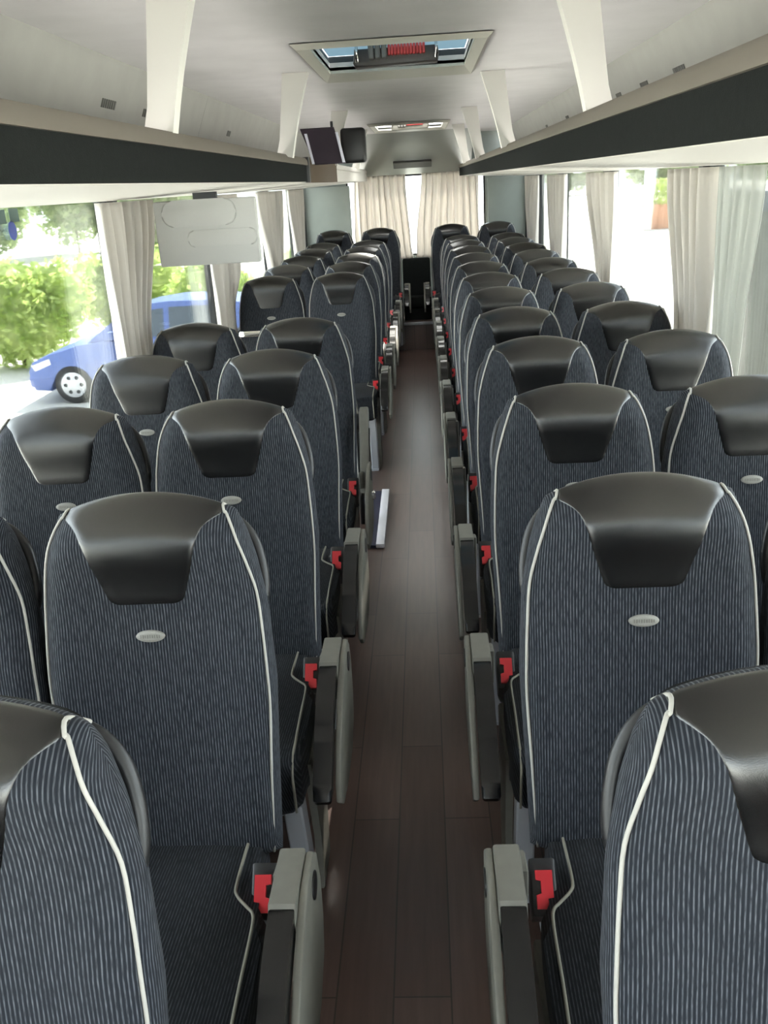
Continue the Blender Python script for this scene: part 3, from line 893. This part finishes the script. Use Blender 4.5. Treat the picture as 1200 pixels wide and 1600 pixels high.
# ------------------------------------------------------------------ outside
ZG = -1.2
M['ground'] = pmat('pale_concrete', (.55, .54, .51), rough=.9, noise=.06, nscale=.8)
structure(box('ground', -120, 120, -60, 160, ZG-.1, ZG, M['ground']))
def leaf_mat(name, c1, c2):
    m, nt, b = new_mat(name)
    N = nt.nodes.new; L = nt.links.new
    tc = N('ShaderNodeTexCoord'); n = N('ShaderNodeTexNoise'); n.inputs['Scale'].default_value = 2.5; n.inputs['Detail'].default_value = 5
    L(tc.outputs['Object'], n.inputs['Vector'])
    r = N('ShaderNodeValToRGB'); r.color_ramp.elements[0].position = .35; r.color_ramp.elements[1].position = .65
    r.color_ramp.elements[0].color = (*c1, 1); r.color_ramp.elements[1].color = (*c2, 1)
    L(n.outputs['Fac'], r.inputs['Fac']); L(r.outputs['Color'], b.inputs['Base Color'])
    b.inputs['Roughness'].default_value = .5
    t = N('ShaderNodeBsdfTranslucent'); L(r.outputs['Color'], t.inputs['Color'])
    mx = N('ShaderNodeMixShader'); mx.inputs['Fac'].default_value = .6
    L(b.outputs[0], mx.inputs[1]); L(t.outputs[0], mx.inputs[2]); L(mx.outputs[0], nt.nodes['Material Output'].inputs['Surface'])
    return m
M['leafA'] = leaf_mat('bright_hedge_leaves', (.30, .42, .09), (.68, .76, .32))
M['leafB'] = leaf_mat('tree_leaves', (.17, .26, .10), (.48, .57, .28))
M['bark'] = pmat('bark', (.12, .09, .06), rough=.9)
def leaf_cloud(rnd, lobes, n, size):
    V = []; Fc = []
    tot = sum(l[1][0]*l[1][2] for l in lobes)
    for c, rad in lobes:
        k = int(n*rad[0]*rad[2]/tot)
        for _ in range(k):
            d = Vector((rnd.gauss(0, 1), rnd.gauss(0, 1), rnd.gauss(0, 1))).normalized()
            rr_ = rnd.uniform(.72, 1.05)
            p = Vector((c[0]+d.x*rad[0]*rr_, c[1]+d.y*rad[1]*rr_, c[2]+d.z*rad[2]*rr_))
            a = Vector((rnd.gauss(0, 1), rnd.gauss(0, 1), rnd.gauss(0, 1))).normalized(); b = a.orthogonal().normalized()
            s = size*rnd.uniform(.6, 1.3); o = len(V)
            V += [p-a*s, p+b*s*.45, p+a*s, p-b*s*.45]; Fc.append((o, o+1, o+2, o+3))
    return V, Fc
def core(lobes, k=.8):
    parts = []
    for c, rad in lobes:
        V = []; Fc = []; nu, nv = 14, 8
        for j in range(nv+1):
            th = PI*j/nv
            for i in range(nu):
                q = 2*PI*i/nu
                V.append(Vector((c[0]+rad[0]*k*math.sin(th)*math.cos(q), c[1]+rad[1]*k*math.sin(th)*math.sin(q), c[2]+rad[2]*k*math.cos(th))))
        for j in range(nv):
            for i in range(nu): Fc.append((j*nu+i, j*nu+(i+1) % nu, (j+1)*nu+(i+1) % nu, (j+1)*nu+i))
        parts.append((V, Fc))
    return merge(parts)
def shrub(name, label, cat, loc, w, d, h, n, size, mat, seed, trunk=0., group=None):
    rnd = random.Random(seed)
    r = thing(name, label, cat, loc, group)
    lobes = []
    for i in range(6):
        lobes.append(((rnd.uniform(-.55, .55)*w, rnd.uniform(-.4, .4)*d, trunk+(h-trunk)*rnd.uniform(.35, .68)), (w*rnd.uniform(.38, .55), d*rnd.uniform(.4, .6), (h-trunk)*rnd.uniform(.28, .36))))
    lobes.append(((0, 0, trunk+(h-trunk)*.45), (w*.8, d*.8, (h-trunk)*.45)))
    V, Fc = merge([leaf_cloud(rnd, lobes, n, size), core(lobes, .82)])
    mesh_obj('foliage', V, Fc, mat, r, smooth=False)
    V, Fc = tube_data([(0, 0, 0), (.05, 0, trunk+(h-trunk)*.5)], [.06+.03*trunk, .03+.02*trunk], 8)
    mesh_obj('trunk', V, Fc, M['bark'], r)
    return r
GH = 'green hedge bushes beyond the car park'
shrub('hedge_bush', 'big bright green bush in front of the car bonnet', 'bush', (-7.4, 16.4, ZG), 1.35, 1.0, 2.0, 5200, .085, M['leafA'], 21, group=GH)
shrub('hedge_bush', 'bright bush at the edge of the view beside the big bush', 'bush', (-11.0, 19.2, ZG), 1.7, 1.0, 1.9, 4200, .085, M['leafA'], 22, group=GH)
shrub('hedge_bush', 'bush showing above the blue car bonnet beside the beige curtain', 'bush', (-6.1, 19.0, ZG), 1.25, .9, 2.0, 3600, .085, M['leafA'], 23, group=GH)
shrub('hedge_bush', 'yellow green bush behind the blue car roof', 'bush', (-3.85, 16.6, ZG), 1.1, .9, 1.95, 3600, .085, M['leafA'], 24, group=GH)
shrub('hedge_bush', 'bush behind the tail of the blue car near the door curtain', 'bush', (-2.4, 19.0, ZG), 1.0, .9, 1.8, 3000, .085, M['leafA'], 25, group=GH)
GT = 'trees across the bright ground'
for i, (x, y, w, h, lb) in enumerate(((-28.5, 56, 3.8, 9, 'leafy tree at the outer edge of the hedge side view'), (-21.8, 46, 3.3, 8.5, 'leafy tree behind the round blue sticker'), (-20.1, 54, 3.5, 9.5, 'leafy tree beside the top of the beige curtain'), (-11.5, 42, 2.2, 7.5, 'leafy tree in the slit between curtain and pale panel'))):
    shrub('tree', lb, 'tree', (x, y, ZG), w, 2.6, h, 7000, .22, M['leafB'], 40+i, .5, GT)
for i, (x, y, w, h, lb) in enumerate(((29, 112, 6, 7, 'hazy tree behind the terracotta planter'), (42, 118, 6, 7, 'hazy tree over the top of the pale wall'), (20.0, 124, 5, 7, 'hazy tree far behind the second curtained window'))):
    shrub('tree', lb, 'tree', (x, y, ZG), w, 3.5, h, 2600, .45, M['leafB'], 60+i, .5, GT)
# plain wall beside the coach
M['beigewall'] = pmat('grey_beige_wall', (.062, .061, .050), rough=.8, noise=.06, nscale=2)
M['bluewall'] = pmat('blue_grey_band', (.035, .048, .07), rough=.6)
bw = thing('boundary_wall', 'plain grey beige wall with dark blue band along its top', 'wall', (3.3, 5.0, ZG))
WY = (3.0, 5.7)
box('panel', -.05, .25, WY[0], WY[1], 0, 2.42, M['beigewall'], bw)
box('top_band', -.07, .27, WY[0], WY[1], 2.42, 2.60, M['bluewall'], bw)
pl = thing('planter', 'terracotta planter with a green plant out in the bright yard', 'planter', (11.7, 47, ZG))
M['terra'] = pmat('terracotta', (.45, .22, .13), rough=.8)
prism('pot', [(-.6, 0), (.6, 0), (.75, 1.15), (-.75, 1.15)], 'y', -.5, .5, M['terra'], pl, .03, 2)
V, Fc = leaf_cloud(random.Random(5), [((0, 0, 1.6), (.75, .6, .7))], 900, .14)
mesh_obj('plant', V, Fc, M['leafA'], pl, smooth=False)

# blue hatchback ------------------------------------------------------------
M['carblue'] = pmat('blue_car_paint', (.09, .14, .36), rough=.25, spec=.6)
M['carglass'] = pmat('car_glass', (.05, .07, .09), rough=.08, spec=.8)
M['tyre'] = pmat('tyre', (.02, .02, .02), rough=.8)
M['hub'] = pmat('silver_hubcap', (.6, .61, .63), rough=.35, metal=.4)
M['lamp'] = pmat('clear_headlamp', (.75, .78, .8), rough=.15)
car = thing('car', 'blue hatchback parked with its nose towards the hedge', 'car', (-5.22, 13.05, ZG))
def arch(cx, r, z, n=10): return [(cx+r*math.cos(PI-PI*k/n), z+r*math.sin(PI*k/n)) for k in range(n+1)]
# profile in x (front at negative x), z
prof = [(-.60, .22), (-.36, .20)]
prof += arch(0, .34, .27)[0:]
prof += [(.40, .19), (1.98, .19)]
prof += arch(2.38, .34, .27)
prof += [(2.76, .22), (3.02, .30), (3.06, .62), (3.0, .88), (2.9, .93), (.55, .90), (.15, .86), (-.30, .76), (-.58, .64), (-.66, .50), (-.64, .32)]
bm = bmesh.new(); add_prism(bm, prof, 'y', 0, 1.6, .04, 3)
bm_obj('body', bm, M['carblue'], car, True, 35)
def cabin(name, inset, pts, mat, y0, y1, tw):
    """roof house tapering inwards upwards"""
    bm = bmesh.new(); zs = [p[1] for p in pts]; zl, zh = min(zs), max(zs)
    def yy(z, sgn):
        t = (z-zl)/(zh-zl); return (y0+tw*t) if sgn < 0 else (y1-tw*t)
    A = [bm.verts.new((p[0], yy(p[1], -1), p[1])) for p in pts]; B = [bm.verts.new((p[0], yy(p[1], 1), p[1])) for p in pts]
    n = len(pts); bm.faces.new(A); bm.faces.new(B[::-1])
    for k in range(n): bm.faces.new((A[k], B[k], B[(k+1) % n], A[(k+1) % n]))
    bmesh.ops.bevel(bm, geom=list(bm.edges), offset=.03, segments=2, affect='EDGES')
    return bm_obj(name, bm, mat, car, True, 40)
cabin('cabin', 0, [(.25, .86), (2.98, .90), (2.86, 1.18), (2.62, 1.34), (2.2, 1.40), (1.5, 1.41), (1.05, 1.36), (.75, 1.22)], M['carblue'], .06, 1.54, .17)
for pts in ([(.62, .93), (1.45, .93), (1.45, 1.32), (1.10, 1.28), (.85, 1.16)], [(1.53, .93), (2.45, .95), (2.5, 1.25), (2.2, 1.33), (1.53, 1.33)]):
    bm = bmesh.new()
    def yv(z): return .06+.17*(z-.86)/(1.41-.86)-.006
    A = [bm.verts.new((p[0], yv(p[1]), p[1])) for p in pts]; B = [bm.verts.new((p[0], yv(p[1])+.02, p[1])) for p in pts]
    bm.faces.new(A); bm.faces.new(B[::-1]); n = len(pts)
    for k in range(n): bm.faces.new((A[k], B[k], B[(k+1) % n], A[(k+1) % n]))
    bm_obj('side_window', bm, M['carglass'], car)
bm = bmesh.new()
q = [(.36, .25, .915), (.36, 1.35, .915), (.98, 1.32, 1.335), (.98, .28, 1.335)]
A = [bm.verts.new((x-.03, y, z+.02)) for x, y, z in q]; B = [bm.verts.new((x+.02, y, z-.02)) for x, y, z in q]
bm.faces.new(A); bm.faces.new(B[::-1])
for k in range(4): bm.faces.new((A[k], B[k], B[(k+1) % 4], A[(k+1) % 4]))
bm_obj('windscreen', bm, M['carglass'], car)
for wx in (0, 2.38):
    for wy in (.09, 1.51):
        w = cyl('wheel', (wx, wy, .285), 'y', .285, .18, M['tyre'], car, 32, .02)
        s = -1 if wy < 1 else 1
        h = cyl('hubcap', (wx, wy+s*.088, .285), 'y', .19, .02, M['hub'], w, 28, .006)
        if s < 0:
            bm = bmesh.new()
            for k in range(6):
                q = 2*PI*k/6
                c = (wx+.12*math.cos(q), .285+.12*math.sin(q))
                add_prism(bm, [(c[0]+.03*math.cos(2*PI*j/8), c[1]+.03*math.sin(2*PI*j/8)) for j in range(8)], 'y', wy-.1, wy-.08)
            bm_obj('hub_slots', bm, M['tyre'], w)
for wy in (.16, 1.44):
    prism('headlight', [(-.60, .60), (-.30, .70), (-.28, .60), (-.55, .50)], 'y', wy-.165 if wy < 1 else wy-.16, wy+.16 if wy < 1 else wy+.165, M['lamp'], car, .02, 2)
box('bumper', -.69, -.50, .05, 1.55, .26, .44, M['carblue'], car, .04, 3)
prism('wing_mirror', [(.62, .93), (.80, .93), (.80, 1.06), (.68, 1.05)], 'y', -.14, .06, M['carblue'], car, .03, 2)
for hx in (1.28, 2.28): box('door_handle', hx, hx+.16, -.025, .01, .80, .825, M['carblue'], car, .006, 1)

# ------------------------------------------------------------------ light
w = bpy.data.worlds.new('sky'); SC.world = w; w.use_nodes = True
nt = w.node_tree; bg = nt.nodes['Background']
bg.inputs['Color'].default_value = (.88, .94, 1.0, 1); bg.inputs['Strength'].default_value = 1.0
sd = bpy.data.lights.new('sun', 'SUN'); sun = bpy.data.objects.new('sun', sd); COL.objects.link(sun)
sd.energy = 8.0; sd.color = (1, .95, .86); sd.angle = math.radians(.6)
dv = Vector((-.25, -.80, -1.0)).normalized()
sun.rotation_euler = dv.to_track_quat('-Z', 'Y').to_euler(); sun.location = (3, 16, 20)

vs = SC.view_settings
SC.display_settings.display_device = 'sRGB'
vs.view_transform = 'Standard'; vs.look = 'None'; vs.gamma = 1; vs.use_curve_mapping = False
vs.exposure = 3.0
SC.cycles.max_bounces = 12; SC.cycles.diffuse_bounces = 6; SC.cycles.transparent_max_bounces = 24
SC.cycles.sample_clamp_indirect = 6
SC.cycles.caustics_reflective = False; SC.cycles.caustics_refractive = False
